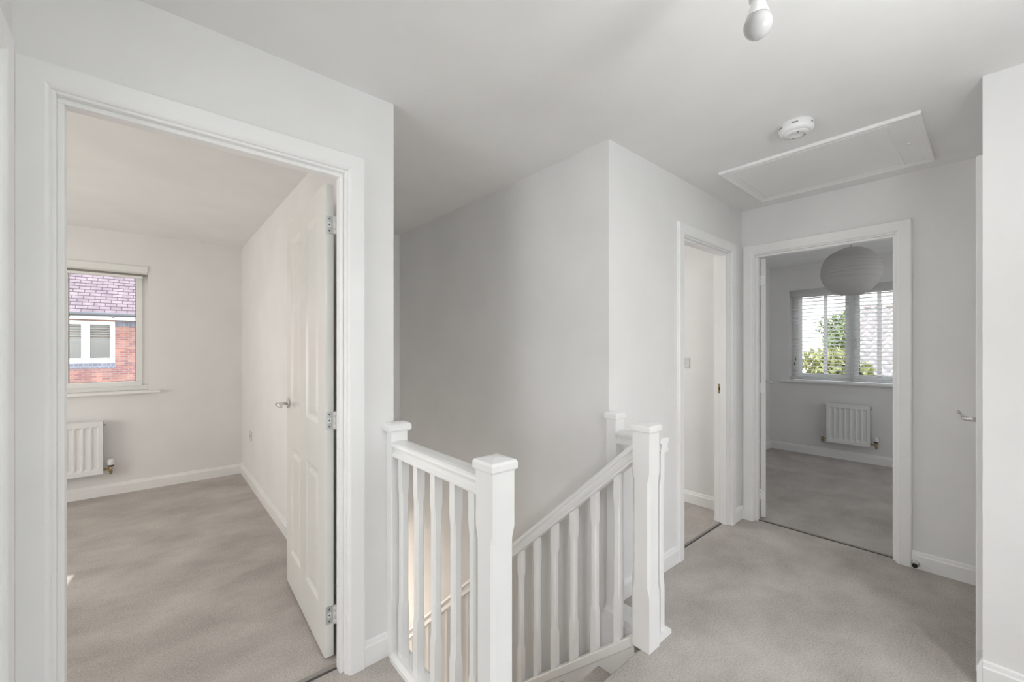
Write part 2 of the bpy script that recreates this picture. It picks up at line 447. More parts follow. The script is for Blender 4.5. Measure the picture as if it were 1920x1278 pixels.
# ------------------------------------------------------------------ panelled door leaf
def leaf_mesh(W, Ht, T=0.035):
    """local: x 0..W from the hinge, y 0..-T... both faces moulded; z 0..Ht"""
    mb = MB()
    st, mid = 0.105, 0.105
    cols = [(st, (W - mid) / 2), ((W + mid) / 2, W - st)]
    rows = [(0.19, 0.765), (0.965, Ht - 0.105)]
    def surf(y, s):
        xs = [0, cols[0][0], cols[0][1], cols[1][0], cols[1][1], W]
        zs = [0, rows[0][0], rows[0][1], rows[1][0], rows[1][1], Ht]
        for i in range(5):
            for j in range(5):
                x0, x1, z0, z1 = xs[i], xs[i + 1], zs[j], zs[j + 1]
                if i in (1, 3) and j in (1, 3):
                    rings = []
                    for ins, dep in ((0, 0), (0.006, 0.003), (0.016, 0.0075), (0.022, 0.0085), (0.034, 0.0085), (0.046, 0.004), (0.052, 0.003)):
                        rings.append([(x0 + ins, y + s * dep, z0 + ins), (x1 - ins, y + s * dep, z0 + ins), (x1 - ins, y + s * dep, z1 - ins), (x0 + ins, y + s * dep, z1 - ins)])
                    R = [[mb.v(p) for p in r] for r in rings]
                    for a, b in zip(R, R[1:]):
                        for q in range(4):
                            mb.face([a[q], a[(q + 1) % 4], b[(q + 1) % 4], b[q]])
                    mb.face(R[-1])
                else:
                    mb.face([mb.v((x0, y, z0)), mb.v((x1, y, z0)), mb.v((x1, y, z1)), mb.v((x0, y, z1))])
    surf(0, 1); surf(T, -1)
    for (x0, z0, x1, z1) in ((0, 0, 0, Ht), (W, 0, W, Ht), (0, 0, W, 0), (0, Ht, W, Ht)):
        mb.face([mb.v((x0, 0, z0)), mb.v((x1, 0, z1)), mb.v((x1, T, z1)), mb.v((x0, T, z0))])
    bmesh.ops.remove_doubles(mb.bm, verts=mb.bm.verts[:], dist=0.0001)
    return mb

def local_obj(mb, name, mat, parent, bevel=0.0):
    bmesh.ops.recalc_face_normals(mb.bm, faces=mb.bm.faces[:])
    me = bpy.data.meshes.new(name); mb.bm.to_mesh(me); mb.bm.free()
    me.materials.append(M[mat])
    o = bpy.data.objects.new(name, me); scene.collection.objects.link(o); o.parent = parent
    if bevel:
        b = o.modifiers.new('bevel', 'BEVEL'); b.width = bevel; b.segments = 2; b.limit_method = 'ANGLE'; b.angle_limit = math.radians(35)
    return o

def lever(parent, x, z, side, T=0.035, direction=-1, material='chrome', scroll=False):
    """round rose, neck and lever; side -1: on face y=0, +1: on face y=T"""
    y = 0 if side < 0 else T
    h = bpy.data.objects.new('door_handle', None); scene.collection.objects.link(h); h.parent = parent; h.location = (x, y, z)
    s = side
    local_obj(MB().lathe([(0.0245, 0), (0.026, 0.003 * s), (0.026, 0.008 * s), (0.023, 0.010 * s)], (0, 0, 0), 'y', 28), 'rose', material, h)
    pts = [(0, 0.008 * s, 0), (0, 0.045 * s, 0), (0.004 * direction, 0.055 * s, 0), (0.014 * direction, 0.060 * s, 0)]
    if scroll:
        pts += [(0.04 * direction, 0.064 * s, 0.005), (0.07 * direction, 0.069 * s, 0.013), (0.10 * direction, 0.078 * s, 0.017), (0.115 * direction, 0.081 * s, 0.011)]
        r = [0.010, 0.010, 0.010, 0.0085, 0.006, 0.0055, 0.006, 0.004]
    else:
        pts += [(0.06 * direction, 0.060 * s, 0), (0.112 * direction, 0.058 * s, 0), (0.118 * direction, 0.057 * s, 0)]
        r = [0.009, 0.009, 0.009, 0.0095, 0.0095, 0.010, 0.007]
    local_obj(MB().tube(pts, r, 16), 'lever', material, h)
    return h

def hinge(parent, z, kx=-0.009, ky=-0.005, T=0.035):
    """butt hinge: leaf on the edge (x=0), knuckle beside it"""
    hb = MB().box(-0.0016, 0.0002, 0.0035, T - 0.004, z - 0.0375, z + 0.0375)
    hn = local_obj(hb, 'hinge', 'steel', parent)
    kb = MB()
    for a, b in ((-0.0375, -0.015), (-0.014, 0.014), (0.015, 0.0375)):
        kb.lathe([(0.0058, a), (0.0058, b)], (kx, ky, z), 'z', 12)
    kb.box(kx, 0.0, ky, 0.004, z - 0.036, z + 0.036)
    local_obj(kb, 'knuckle', 'plastic', hn)
    local_obj(MB().box(-0.0022, -0.0014, 0.010, 0.024, z - 0.011, z + 0.011), 'plate', 'plastic', hn)
    for dz in (-0.025, 0, 0.025):
        local_obj(MB().lathe([(0.0038, 0), (0.0030, -0.0016)], (-0.0020, 0.017, z + dz), 'x', 10), 'screw', 'screw', hn)
    return hn

def door(i, hinge_xy, ang, W, label, handle_dir=-1, flip=False, hinges=True, handles=True, scroll=False):
    root = thing('door_%d' % i, (hinge_xy[0], hinge_xy[1], 0.008), label, 'door', None, 'structure')
    root.rotation_euler = (0, 0, ang)
    lf = local_obj(leaf_mesh(W, 1.981), 'leaf', 'door', root, 0.0012)
    if hinges:
        for z in (0.175, 0.99, 1.81): hinge(root, z, -0.009, 0.040 if flip else -0.005)
    if handles:
        lever(root, W - 0.055, 0.992, -1, direction=-1, scroll=scroll)
        lever(root, W - 0.055, 0.992, 1, direction=-1, scroll=scroll)
    return root
# door 1: hinge edge spans x .537-.573 at y 1.811; the visible face looks towards -X
a1 = math.radians(90 - 1.9)
door(1, (0.5735, 1.811), a1, 0.762, 'white four-panel door standing open inside the sunlit bedroom')
a2 = math.radians(19)
door(2, (3.537, 1.119), a2, 0.762, 'open white door seen edge-on inside the dim bedroom', flip=True)
door(3, (2.532, 1.362), math.radians(88), 0.686, 'white door folded back inside the small room', hinges=False, handles=False)
r = door(4, (3.296, 0.017 - 0.006), math.radians(180), 0.715, 'closed white door with only its curved chrome lever showing', hinges=False, handles=False)
lever(r, 0.715 - 0.018, 0.995, -1, direction=-1, scroll=True)
door(5, (-0.385, 0.749), math.radians(172), 0.762, 'open door beyond the frame cut by the picture edge', hinges=False, handles=False)

# ------------------------------------------------------------------ balustrades
def newel(parent, cx, cy, z0, z1, wx, wy, cap_w, label=None, lo=0.26, hi=0.745, c=0.011, foot=None):
    def ring(z, ch):
        x, y = wx / 2, wy / 2; ch = max(ch, 0.0006)
        return [(cx - x + ch, cy - y, z), (cx + x - ch, cy - y, z), (cx + x, cy - y + ch, z), (cx + x, cy + y - ch, z),
                (cx + x - ch, cy + y, z), (cx - x + ch, cy + y, z), (cx - x, cy + y - ch, z), (cx - x, cy - y + ch, z)]
    cut = c if min(wx, wy) > 0.07 else 0.005
    rings = [ring(z0, 0), ring(lo - 0.02, 0), ring(lo + 0.02, cut), ring(hi - 0.02, cut), ring(hi + 0.02, 0), ring(z1 - 0.03, 0)]
    n = MB().loft(rings).build('newel_post', 'trim', parent)
    x, y = cap_w[0] / 2, cap_w[1] / 2
    def sq(z, e): return [(cx - x + e, cy - y + e, z), (cx + x - e, cy - y + e, z), (cx + x - e, cy + y - e, z), (cx - x + e, cy + y - e, z)]
    cp = MB().loft([sq(z1 - 0.036, 0.005), sq(z1 - 0.032, 0.005), sq(z1 - 0.030, 0.0), sq(z1 - 0.011, 0.0), sq(z1 - 0.003, 0.004), sq(z1 + 0.004, 0.038 if min(x, y) > 0.04 else 0.022)])
    cp.build('newel_cap', 'trim', n, 0.0025, 3)
    return n
def baluster(parent, x, y, z0, z1, slope=0.0, w=0.033):
    def ring(zc, ch, sl=0.0):
        h = w / 2; ch = max(ch, 0.0004)
        P = [(-h + ch, -h), (h - ch, -h), (h, -h + ch), (h, h - ch), (h - ch, h), (-h + ch, h), (-h, h - ch), (-h, -h + ch)]
        return [(x + p, y + q, zc + sl * q) for p, q in P]
    lo, hi = z0 + 0.21, z1 - 0.13
    def nar(zc, s_, ch):
        h = w / 2 * s_
        P = [(-h + ch, -h), (h - ch, -h), (h, -h + ch), (h, h - ch), (h - ch, h), (-h + ch, h), (-h, h - ch), (-h, -h + ch)]
        return [(x + p, y + q, zc) for p, q in P]
    return MB().loft([ring(z0, 0, slope), ring(lo - 0.012, 0), nar(lo + 0.018, 0.97, 0.0062), nar(hi - 0.018, 0.97, 0.0062), ring(hi + 0.012, 0), ring(z1, 0, slope)]).build('baluster', 'trim', parent)
RAIL = [(-0.021, 0), (0.021, 0), (0.033, 0.004), (0.034, 0.010), (0.026, 0.020), (0.023, 0.032), (0.026, 0.040), (0.0365, 0.044), (0.039, 0.050), (0.037, 0.058),
        (0.030, 0.063), (0.015, 0.0655), (-0.015, 0.0655), (-0.030, 0.063), (-0.037, 0.058), (-0.039, 0.050), (-0.0365, 0.044), (-0.026, 0.040), (-0.023, 0.032),
        (-0.026, 0.020), (-0.034, 0.010), (-0.033, 0.004)]
def handrail(parent, x, y0, z0, y1, z1, ks=1.0):
    return MB().loft([[(x + d, y, z + h * ks) for d, h in RAIL] for y, z in ((y0, z0), (y1, z1))]).build('handrail', 'trim', parent)

BX = 0.785
bal = thing('landing_balustrade', (BX, 1.33, 0), 'level white balustrade between the bedroom wall end and the stair top post', 'balustrade')
newel(bal, BX, 1.656, 0.0, 0.985, 0.072, 0.048, (0.104, 0.066), lo=0.26, hi=0.745)
newel(bal, BX, 0.985, 0.0, 0.968, 0.084, 0.084, (0.100, 0.100))
handrail(bal, BX, 1.03, 0.846, 1.634, 0.846)
MB().loft([[(BX + d, y, z) for d, z in ((-0.043, 0), (0.04, 0), (0.04, 0.018), (0.030, 0.030), (-0.030, 0.030), (-0.043, 0.018))] for y in (1.03, 1.634)]).build('base_rail', 'trim', bal)
for y in (1.593, 1.462, 1.331, 1.200, 1.086): baluster(bal, BX, y, 0.030, 0.848)
MB().box(0.800, 0.818, 1.03, 1.68, -0.26, -0.001).build('apron_board', 'trim', bal)

SX = 1.63
st = thing('stair_balustrade', (SX, 1.0, 0), 'white balustrade sloping down the stairs along the tall wall', 'balustrade')
newel(st, SX, 0.985, 0.001, 0.972, 0.082, 0.082, (0.098, 0.098), lo=0.26, hi=0.745)
SL = -0.90
rail_top = lambda y: 0.862 + SL * (y - 1.058)
string_top = lambda y: 0.026 + SL * (y - 1.038)
Y0s, Y1s = 1.02, 3.40
handrail(st, SX, Y0s, rail_top(Y0s) - 0.090, Y1s, rail_top(Y1s) - 0.090, 0.090 / 0.0655)
mb = MB()
for (d0, d1, h0, h1) in ((-0.030, 0.030, -0.050, 0.0),):
    mb.loft([[(SX + d0, y, string_top(y) + h0), (SX + d1, y, string_top(y) + h0), (SX + d1, y, string_top(y) + h1), (SX + d0, y, string_top(y) + h1)] for y in (Y0s, Y1s)])
mb.build('base_rail', 'trim', st, 0.004)
y = 1.127
while y < 3.35:
    baluster(st, SX, y, string_top(y) - 0.004, rail_top(y) - 0.086, SL)
    y += 0.134
newel(st, SX, 3.44, -2.6, rail_top(3.44) + 0.10, 0.046, 0.080, (0.060, 0.094), lo=-2.2, hi=rail_top(3.44) - 0.15)

gd = thing('guard_rail', (1.735, 1.1, 0), 'short level white guard rail beside the stair post, against the wall corner', 'balustrade')
newel(gd, 1.738, 1.222, 0.0, 0.985, 0.068, 0.056, (0.084, 0.070), lo=0.26, hi=0.745)
handrail(gd, 1.742, 0.958, 0.832, 1.20, 0.832)
baluster(gd, 1.742, 0.985, 0.026, 0.834)
baluster(gd, 1.742, 1.100, 0.026, 0.834)
MB().loft([[(x, yy, z) for x, z in ((1.682, -0.04), (1.790, 0), (1.790, 0.016), (1.778, 0.027), (1.700, 0.027), (1.682, 0.014))] for yy in (0.952, 1.249)]).build('base_rail', 'trim', gd)

# ------------------------------------------------------------------ staircase
stair = thing('staircase', (1.2, 0.985, 0), 'carpeted stairs going down from the landing between white strings', 'staircase')
RISE, GO = 0.2133, 0.237
tr = MB()
pts = [(0.985 + 0.012, 0.0)]
prof = []
y, z = 0.985, 0.0
for i in range(12):
    prof.append((y + 0.0, z - 0.035))
    prof.append((y - 0.010, z - RISE))
    y2 = y + GO
    prof.append((y2 - 0.004, z - RISE)); prof.append((y2 + 0.006, z - RISE - 0.006)); prof.append((y2 + 0.008, z - RISE - 0.020)); prof.append((y2, z - RISE - 0.034))
    y, z = y2, z - RISE
prof2 = [(0.985, -0.002), (0.993, -0.007), (0.995, -0.02)] + prof
low = [(prof2[-1][0], prof2[-1][1] - 0.3), (0.95, -0.42), (0.95, 0.0)]
full = prof2 + low
for x in (0.835, 1.600):
    pass
R0 = [(0.845, a, b) for a, b in full]; R1 = [(1.606, a, b) for a, b in full]
A = [tr.v(p) for p in R0]; B = [tr.v(p) for p in R1]
for i in range(len(prof2) - 1):
    tr.face([A[i], A[i + 1], B[i + 1], B[i]])
fo = tr.build('stair_carpet', 'carpet', stair)
for nm, x0, x1 in (('string', 1.606, 1.648), ('string', 0.822, 0.845)):
    m = MB()
    m.loft([[(x0, yy, string_top(yy) - 0.0505), (x1, yy, string_top(yy) - 0.0505), (x1, yy, string_top(yy) - 0.40), (x0, yy, string_top(yy) - 0.40)] for yy in (1.03, 3.39)])
    if x0 > 1: m.box(x0, x1, 0.985, 1.030, -0.42, -0.044)
    m.build(nm, 'trim', stair)

# ------------------------------------------------------------------ windows
def upvc_window(i, fn, a, b, z0, z1, mull, label):
    """fn(u, v, z): v = 0 at the inner face of the frame, towards outside positive"""
    root = thing('window_%d' % i, fn((a + b) / 2, 0, z0), label, 'window', None, 'structure')
    F, D = 0.050, 0.07
    m = MB(fn)
    m.box(a, b, 0, D, z0, z0 + F); m.box(a, b, 0, D, z1 - F, z1)
    m.box(a, a + F, 0, D, z0 + F, z1 - F); m.box(b - F, b, 0, D, z0 + F, z1 - F)
    for c in mull: m.box(c - 0.028, c + 0.028, 0, D, z0 + F, z1 - F)
    m.build('frame', 'upvc', root, 0.004)
    edges = [a + F - 0.01] + [e for c in mull for e in (c - 0.018, c + 0.018)] + [b - F + 0.01]
    for k in range(0, len(edges), 2):
        u0, u1 = edges[k], edges[k + 1]
        zz0, zz1 = z0 + F - 0.01, z1 - F + 0.01
        S = 0.045
        m = MB(fn); d0, d1 = -0.018, 0.045
        m.box(u0, u1, d0, d1, zz0, zz0 + S); m.box(u0, u1, d0, d1, zz1 - S, zz1)
        m.box(u0, u0 + S, d0, d1, zz0 + S, zz1 - S); m.box(u1 - S, u1, d0, d1, zz0 + S, zz1 - S)
        sh = m.build('sash', 'upvc', root, 0.004)
        MB(fn).box(u0 + S - 0.006, u1 - S + 0.006, 0.018, 0.022, zz0 + S - 0.006, zz1 - S + 0.006).build('pane', 'glass', sh)
        g = MB(fn)
        for (p, q, r_, s_) in ((u0 + S, u1 - S, zz0 + S, zz0 + S + 0.004), (u0 + S, u1 - S, zz1 - S - 0.004, zz1 - S), (u0 + S, u0 + S + 0.004, zz0 + S, zz1 - S), (u1 - S - 0.004, u1 - S, zz0 + S, zz1 - S)):
            g.box(p, q, 0.006, 0.016, r_, s_)
        g.build('gasket', 'black', sh)
    return root
w1 = upvc_window(1, lambda u, v, z: (u, 5.215 + v, z), -1.20, -0.04, 0.912, 2.06, [-0.62], 'white framed window looking onto the brick house')
MB().loft([[(x, yy, z) for yy, z in ((5.078, 0.888), (5.072, 0.894), (5.072, 0.906), (5.078, 0.912), (5.216, 0.912), (5.216, 0.888))] for x in (-1.29, 0.048)]).build('sill', 'trim', w1)
w2 = upvc_window(2, lambda u, v, z: (6.235 + v, u, z), 0.45, 1.67, 0.905, 2.035, [1.06], 'white casement window behind the slatted blind')
MB().loft([[(xx, yy, z) for xx, z in ((6.075, 0.878), (6.069, 0.884), (6.069, 0.897), (6.075, 0.903), (6.236, 0.903), (6.236, 0.878))] for yy in (0.36, 1.76)]).build('sill', 'trim', w2)
MB(lambda u, v, z: (6.22 - v, u, z)).tube([(1.012, 0.0, 1.40), (1.012, 0.03, 1.40), (1.012, 0.035, 1.36), (1.012, 0.035, 1.29)], 0.009, 10).build('window_handle', 'plastic', w2)
w3 = upvc_window(3, lambda u, v, z: (u, -1.73 - v, z), 0.4, 2.1, 0.55, 2.15, [1.25], 'assumed window added behind the viewer to light the landing')  # assumed and unseen, put in as a source for the landing light

# roller blind cassette over window 1
rb = thing('roller_blind', (-0.62, 5.16, 2.0), 'rolled-up white roller blind in a slim cassette at the window head', 'blind')
MB().loft([[(x, yy, z) for yy, z in ((5.108, 2.000), (5.104, 2.006), (5.104, 2.050), (5.112, 2.0595), (5.17, 2.0595), (5.17, 1.992), (5.14, 1.986))] for x in (-1.198, -0.042)]).build('cassette', 'upvc', rb)
MB().box(-1.19, -0.05, 5.150, 5.166, 1.968, 1.986).build('shaded_gap', 'strip', rb)  # dark colour stands in for the shaded gap under the cassette
MB().box(-1.16, -0.075, 5.140, 5.156, 1.945, 1.968).build('bottom_bar', 'upvc', rb, 0.004)

# venetian blind over window 2
vb = thing('venetian_blind', (6.17, 1.06, 1.96), 'white wooden slatted blind with cloth tapes hanging in the dim bedroom window', 'blind')
MB().box(6.125, 6.185, 0.462, 1.66, 1.955, 2.030).build('headrail', 'blind', vb, 0.003)
yb0, yb1 = 0.465, 1.657
nsl = 22
slat0 = None
tilt = math.radians(-9)
for i in range(nsl):
    z = 1.925 - i * 0.0445
    if slat0 is None:
        cs = []
        for k in range(7):
            d = -0.024 + 0.008 * k
            cr_ = 0.0025 * (1 - (d / 0.024) ** 2)
            cs.append((d, cr_ + 0.0012))
        cs += [(d, h_ - 0.0026) for d, h_ in reversed(cs)]
        m = MB()
        m.loft([[(d * math.cos(tilt), yy, d * math.sin(tilt) + h_) for d, h_ in cs] for yy in (yb0, yb1)])
        slat0 = local_obj(m, 'slat', 'blind', vb)
        slat0.location = (6.157 - 6.17, -1.06, z - 1.96)
    else:
        c = slat0.copy(); scene.collection.objects.link(c); c.parent = vb; c.location = (6.157 - 6.17, -1.06, z - 1.96)
MB().box(6.133, 6.181, yb0, yb1, 0.925, 0.945).build('bottom_rail', 'blind', vb, 0.004)
for yy in (0.56, 0.805, 1.051, 1.293, 1.548):
    MB().box(6.128, 6.1295, yy - 0.019, yy + 0.019, 0.925, 1.955).build('ladder_tape', 'tape', vb)
    MB().lathe([(0.012, 0), (0.012, -0.006)], (6.157, yy, 0.925), 'z', 12).build('tape_button', 'greyplastic', vb)
for k, (yy, zb) in enumerate(((1.600, 1.19), (1.612, 1.13), (1.575, 1.5))):
    m = MB().tube([(6.122, yy, 1.955), (6.122, yy, zb)], 0.0012, 6)
    m.build('pull_cord', 'blind', vb)
    if k < 2: MB().lathe([(0.003, 0.02), (0.008, 0.0), (0.009, -0.012), (0.004, -0.022)], (6.122, yy, zb - 0.018), 'z', 12).build('tassel', 'strip', vb)

# ------------------------------------------------------------------ radiators
def radiator(fn, a, b, z0, z1, label, valves):
    """v = 0 at the wall, positive towards the room"""
    root = thing('radiator', fn((a + b) / 2, 0.05, z0), label, 'radiator', 'panel radiators under windows')
    # fluted front panel
    v0, T = 0.085, 0.018
    n = int(round((b - a - 0.05) / 0.050)); pitch = (b - a - 0.05) / n
    m = MB(fn)
    prof = [(a, 0.0)]
    prof += [(a + 0.020, 0.0)]
    for k in range(n):
        u = a + 0.025 + k * pitch
        prof += [(u + 0.004, 0.0), (u + 0.012, -0.010), (u + pitch - 0.012, -0.010), (u + pitch - 0.004, 0.0)]
    prof += [(b - 0.020, 0.0), (b, 0.0)]
    rings = []
    for z, f in ((z0, 0), (z0 + 0.035, 0), (z0 + 0.060, 1), (z1 - 0.060, 1), (z1 - 0.040, 0), (z1, 0)):
        rings.append([(u, v0 + T + d * f, z) for u, d in prof] + [(b, v0, z), (a, v0, z)])
    m.loft(rings)
    p = m.build('front_panel', 'enamel', root)
    MB(fn).box(a, b, 0.035, 0.050, z0, z1).build('rear_panel', 'enamel', root)
    g = MB(fn)
    g.box(a + 0.004, b - 0.004, 0.050, v0, z1 - 0.008, z1 - 0.002)
    g.box(a, a + 0.003, 0.036, v0 + T - 0.002, z0 + 0.02, z1 + 0.001); g.box(b - 0.003, b, 0.036, v0 + T - 0.002, z0 + 0.02, z1 + 0.001)
    g.build('casing', 'enamel', root, 0.001)
    for q in (a + 0.08, b - 0.11): MB(fn).box(q, q + 0.03, 0.0, 0.035, z0 + 0.05, z1 - 0.05).build('bracket', 'steel', root)
    for s_, thermo in valves:
        u = b if s_ > 0 else a
        vb_ = MB(fn)
        vb_.tube([(u, 0.068, z0 + 0.030), (u + s_ * 0.045, 0.068, z0 + 0.030)], [0.009, 0.009], 12)
        vb_.lathe([(0.010, -0.03), (0.013, -0.022), (0.013, 0.014), (0.010, 0.022)] , (u + s_ * 0.045, 0.068, z0 + 0.030), 'z', 12)
        vb_.tube([(u + s_ * 0.045, 0.068, z0 + 0.005), (u + s_ * 0.045, 0.068, z0 - 0.012), (u + s_ * 0.045, 0.0, z0 - 0.016)], 0.0075, 10)
        v_ = vb_.build('valve', 'brass', root)
        if thermo:
            MB(fn).lathe([(0.021, 0), (0.021, 0.010)], (u + s_ * 0.045, 0.068, z0 + 0.054), 'z', 20).build('collar', 'black', v_)
            MB(fn).lathe([(0.022, 0), (0.024, 0.006), (0.024, 0.040), (0.018, 0.052)], (u + s_ * 0.045, 0.068, z0 + 0.064), 'z', 20).build('thermostat_head', 'plastic', v_)
        else:
            MB(fn).lathe([(0.011, 0), (0.011, 0.022)], (u + s_ * 0.045, 0.068, z0 + 0.052), 'z', 14).build('lockshield_cap', 'plastic', v_)
    for u, s_ in ((a, -1), (b, 1)):
        MB(fn).tube([(u, 0.068, z1 - 0.035), (u + s_ * 0.014, 0.068, z1 - 0.035)], 0.006, 10).build('bleed_plug', 'brass', root)
    return root
radiator(lambda u, v, z: (u, 5.12 - v, z), -0.93, -0.330, 0.215, 0.670, 'white panel radiator under the window with the brick house view', [(1, True), (-1, False)])
radiator(lambda u, v, z: (6.12 - v, -u, z), -1.265, -0.868, 0.200, 0.655, 'small white panel radiator under the slatted blind', [(1, True), (-1, False)])

# ------------------------------------------------------------------ switches and sockets
def plate(name, fn, u, z, w, h, label, cat, kind):
    root = thing(name, fn(u, 0, z), label, cat)
    MB(fn).box(u - w / 2, u + w / 2, 0, 0.009, z - h / 2, z + h / 2).build('face_plate', 'greyplastic', root, 0.003)
    if kind == 'switch':
        MB(fn).loft([[(u - 0.013, 0.009, z - 0.016), (u + 0.013, 0.009, z - 0.016), (u + 0.013, 0.009, z + 0.016), (u - 0.013, 0.009, z + 0.016)],
                     [(u - 0.012, 0.014, z - 0.015), (u + 0.012, 0.014, z - 0.015), (u + 0.012, 0.0105, z + 0.015), (u - 0.012, 0.0105, z + 0.015)]]).build('rocker', 'greyplastic', root)
    else:
        MB(fn).box(u - 0.010, u + 0.010, 0.009, 0.013, z - 0.008, z + 0.008).build('aerial_outlet', 'greyplastic', root, 0.002)
    return root
plate('light_switch', lambda u, v, z: (3.42 - v, u, z), 1.70, 1.178, 0.086, 0.086, 'square light switch on the wall seen through the narrow doorway', 'switch', 'switch')
plate('wall_socket', lambda u, v, z: (0.70 - v, u, z), 4.60, 0.468, 0.086, 0.086, 'small pale outlet plate low on the sunlit bedroom side wall', 'socket', 'socket')

# ------------------------------------------------------------------ door stop on the skirting
ds = thing('door_stop', (3.405, 0.286, 0.03), 'round chrome door stop with a black rubber tip on the skirting', 'door stop')
MB().lathe([(0.020, 0.0), (0.020, -0.002), (0.014, -0.006), (0.010, -0.012), (0.0095, -0.030), (0.010, -0.034)], (3.405, 0.286, 0.030), 'x', 24).build('bracket_cone', 'chrome', ds)
MB().lathe([(0.012, -0.033), (0.0125, -0.036), (0.0125, -0.044), (0.010, -0.047)], (3.405, 0.286, 0.030), 'x', 20).build('rubber_tip', 'black', ds)

# ------------------------------------------------------------------ smoke alarm
sa = thing('smoke_alarm', (2.272, 0.592, H), 'round white smoke alarm on the ceiling beside the loft hatch', 'smoke alarm')
c = (2.272, 0.592, H)
MB().lathe([(0.066, 0.0), (0.069, -0.004), (0.070, -0.030), (0.066, -0.039), (0.060, -0.044), (0.052, -0.046)], c, 'z', 48).build('body', 'plastic', sa)
MB().lathe([(0.051, -0.044), (0.049, -0.050), (0.022, -0.053), (0.020, -0.0505), (0.001, -0.0505)], c, 'z', 40).build('cover', 'plastic', sa)
for k, (a0, a1) in enumerate(((3.15, 3.50), (4.35, 4.50), (2.2, 2.5))):
    m = MB()
    n = 6
    rings = []
    for j in range(n + 1):
        a = a0 + (a1 - a0) * j / n
        ca, sn = math.cos(a), math.sin(a)
        rings.append([(c[0] + r_ * ca, c[1] + r_ * sn, H + z_) for r_, z_ in ((0.0680, -0.017), (0.0708, -0.017), (0.0708, -0.023), (0.0680, -0.023))])
    m.loft(rings).build('vent_slot', 'slot', sa)
for a in (0.6, 3.6, 5.2):
    MB().lathe([(0.004, -0.0505), (0.004, -0.0545)], (c[0] + 0.033 * math.cos(a), c[1] + 0.033 * math.sin(a), H), 'z', 10).build('indicator', 'slot', sa)

# ------------------------------------------------------------------ loft hatch
lh = thing('loft_hatch', (2.91, 0.63, H), 'long rectangular white loft hatch panel framed in the landing ceiling', 'loft hatch')
x0, x1, y0, y1 = 2.552, 3.262, 0.197, 1.060
def frame_prof(x0, x1, y0, y1, prof, mb):
    rings = []
    for (sxx, syy) in ((0, 0), (1, 0), (1, 1), (0, 1), (0, 0)):
        rings.append([((x1 - w) if sxx else (x0 + w), (y1 - w) if syy else (y0 + w), H - d) for w, d in prof])
    R = [[mb.v(p) for p in r_] for r_ in rings[:4]]; R.append(R[0])
    n = len(prof)
    for A_, B_ in zip(R, R[1:]):
        for i in range(n):
            mb.face([A_[i], A_[(i + 1) % n], B_[(i + 1) % n], B_[i]])
    return mb
frame_prof(x0, x1, y0, y1, [(0, 0), (0, 0.011), (0.003, 0.015), (0.010, 0.015), (0.014, 0.011), (0.020, 0.0105), (0.028, 0.007), (0.040, 0.0063), (0.040, 0)], MB()).build('hatch_frame', 'trim', lh)
MB().box(x0 + 0.0395, x1 - 0.0395, y0 + 0.0395, y1 - 0.0395, H - 0.006, H).build('hatch_lid', 'trim', lh)
frame_prof(x0 + 0.045, x1 - 0.045, y0 + 0.115, y1 - 0.06, [(0, 0.0055), (0.002, 0.0080), (0.007, 0.0082), (0.010, 0.0055)], MB()).build('raised_moulding', 'trim', lh)
MB().box(2.90, 2.935, 0.262, 0.274, H - 0.012, H - 0.005).build('catch', 'plastic', lh, 0.002)

# ------------------------------------------------------------------ pendant bulb
pb = thing('pendant_bulb', (1.10, 0.365, H), 'bare frosted light bulb hanging from its ceiling flex', 'light')
c = (1.10, 0.365, 0)
MB().lathe([(0.048, H), (0.048, H - 0.012), (0.030, H - 0.028), (0.008, H - 0.034)], c, 'z', 32).build('ceiling_rose', 'plastic', pb)
MB().tube([(1.10, 0.365, H - 0.03), (1.10, 0.365, 2.185)], 0.0035, 8).build('flex', 'plastic', pb)
MB().lathe([(0.006, 2.198), (0.015, 2.190), (0.0175, 2.178), (0.0175, 2.162), (0.0195, 2.160), (0.0195, 2.140), (0.0165, 2.138)], c, 'z', 28).build('lamp_holder', 'plastic', pb)
b_ = MB().lathe([(0.0135, 2.140), (0.0150, 2.132), (0.0205, 2.114), (0.0245, 2.101), (0.0256, 2.097)], c, 'z', 36).build('bulb_base', 'plastic', pb)
prof = []
for k in range(15):
    a = -0.62 + (PI / 2 + 0.62) * k / 14
    prof.append((0.031 * math.cos(a), 2.078 - 0.031 * math.sin(a)))
prof = [(0.0252, 2.0975)] + prof[1:-1] + [(0.001, 2.047)]
MB().lathe(prof, c, 'z', 36).build('bulb_globe', 'bulb', pb)

# ------------------------------------------------------------------ paper lantern
pl = thing('paper_lantern', (4.80, 0.825, H), 'round ribbed paper lampshade hanging in the dim bedroom', 'lampshade')
R = 0.222; cz = 2.000
prof = []
N = 60
for k in range(N + 1):
    a = -PI / 2 + 0.30 + (PI - 0.60) * k / N
    rr = R * math.cos(a) - 0.0035 * (abs(math.sin(k * PI / 4.0)) ** 0.7 - 0.0) * -1
    prof.append((R * math.cos(a) * (1 + 0.012 * abs(math.sin(k * PI / 4.0))), R * math.sin(a)))
m = MB(); n = 48
rings = []
for j, (r_, h_) in enumerate(prof):
    ring = []
    for i in range(n):
        a = 2 * PI * i / n
        wob = 0.010 * math.sin(a + 0.35 * j * 0.4) + 0.004 * math.sin(2 * a + j * 0.23)
        ring.append((4.80 + r_ * math.cos(a), 0.825 + r_ * math.sin(a), cz + h_ + wob * math.cos(h_ / R * 1.4)))
    rings.append(ring)
m.loft(rings, True, True)
m.build('shade', 'paper', pl)
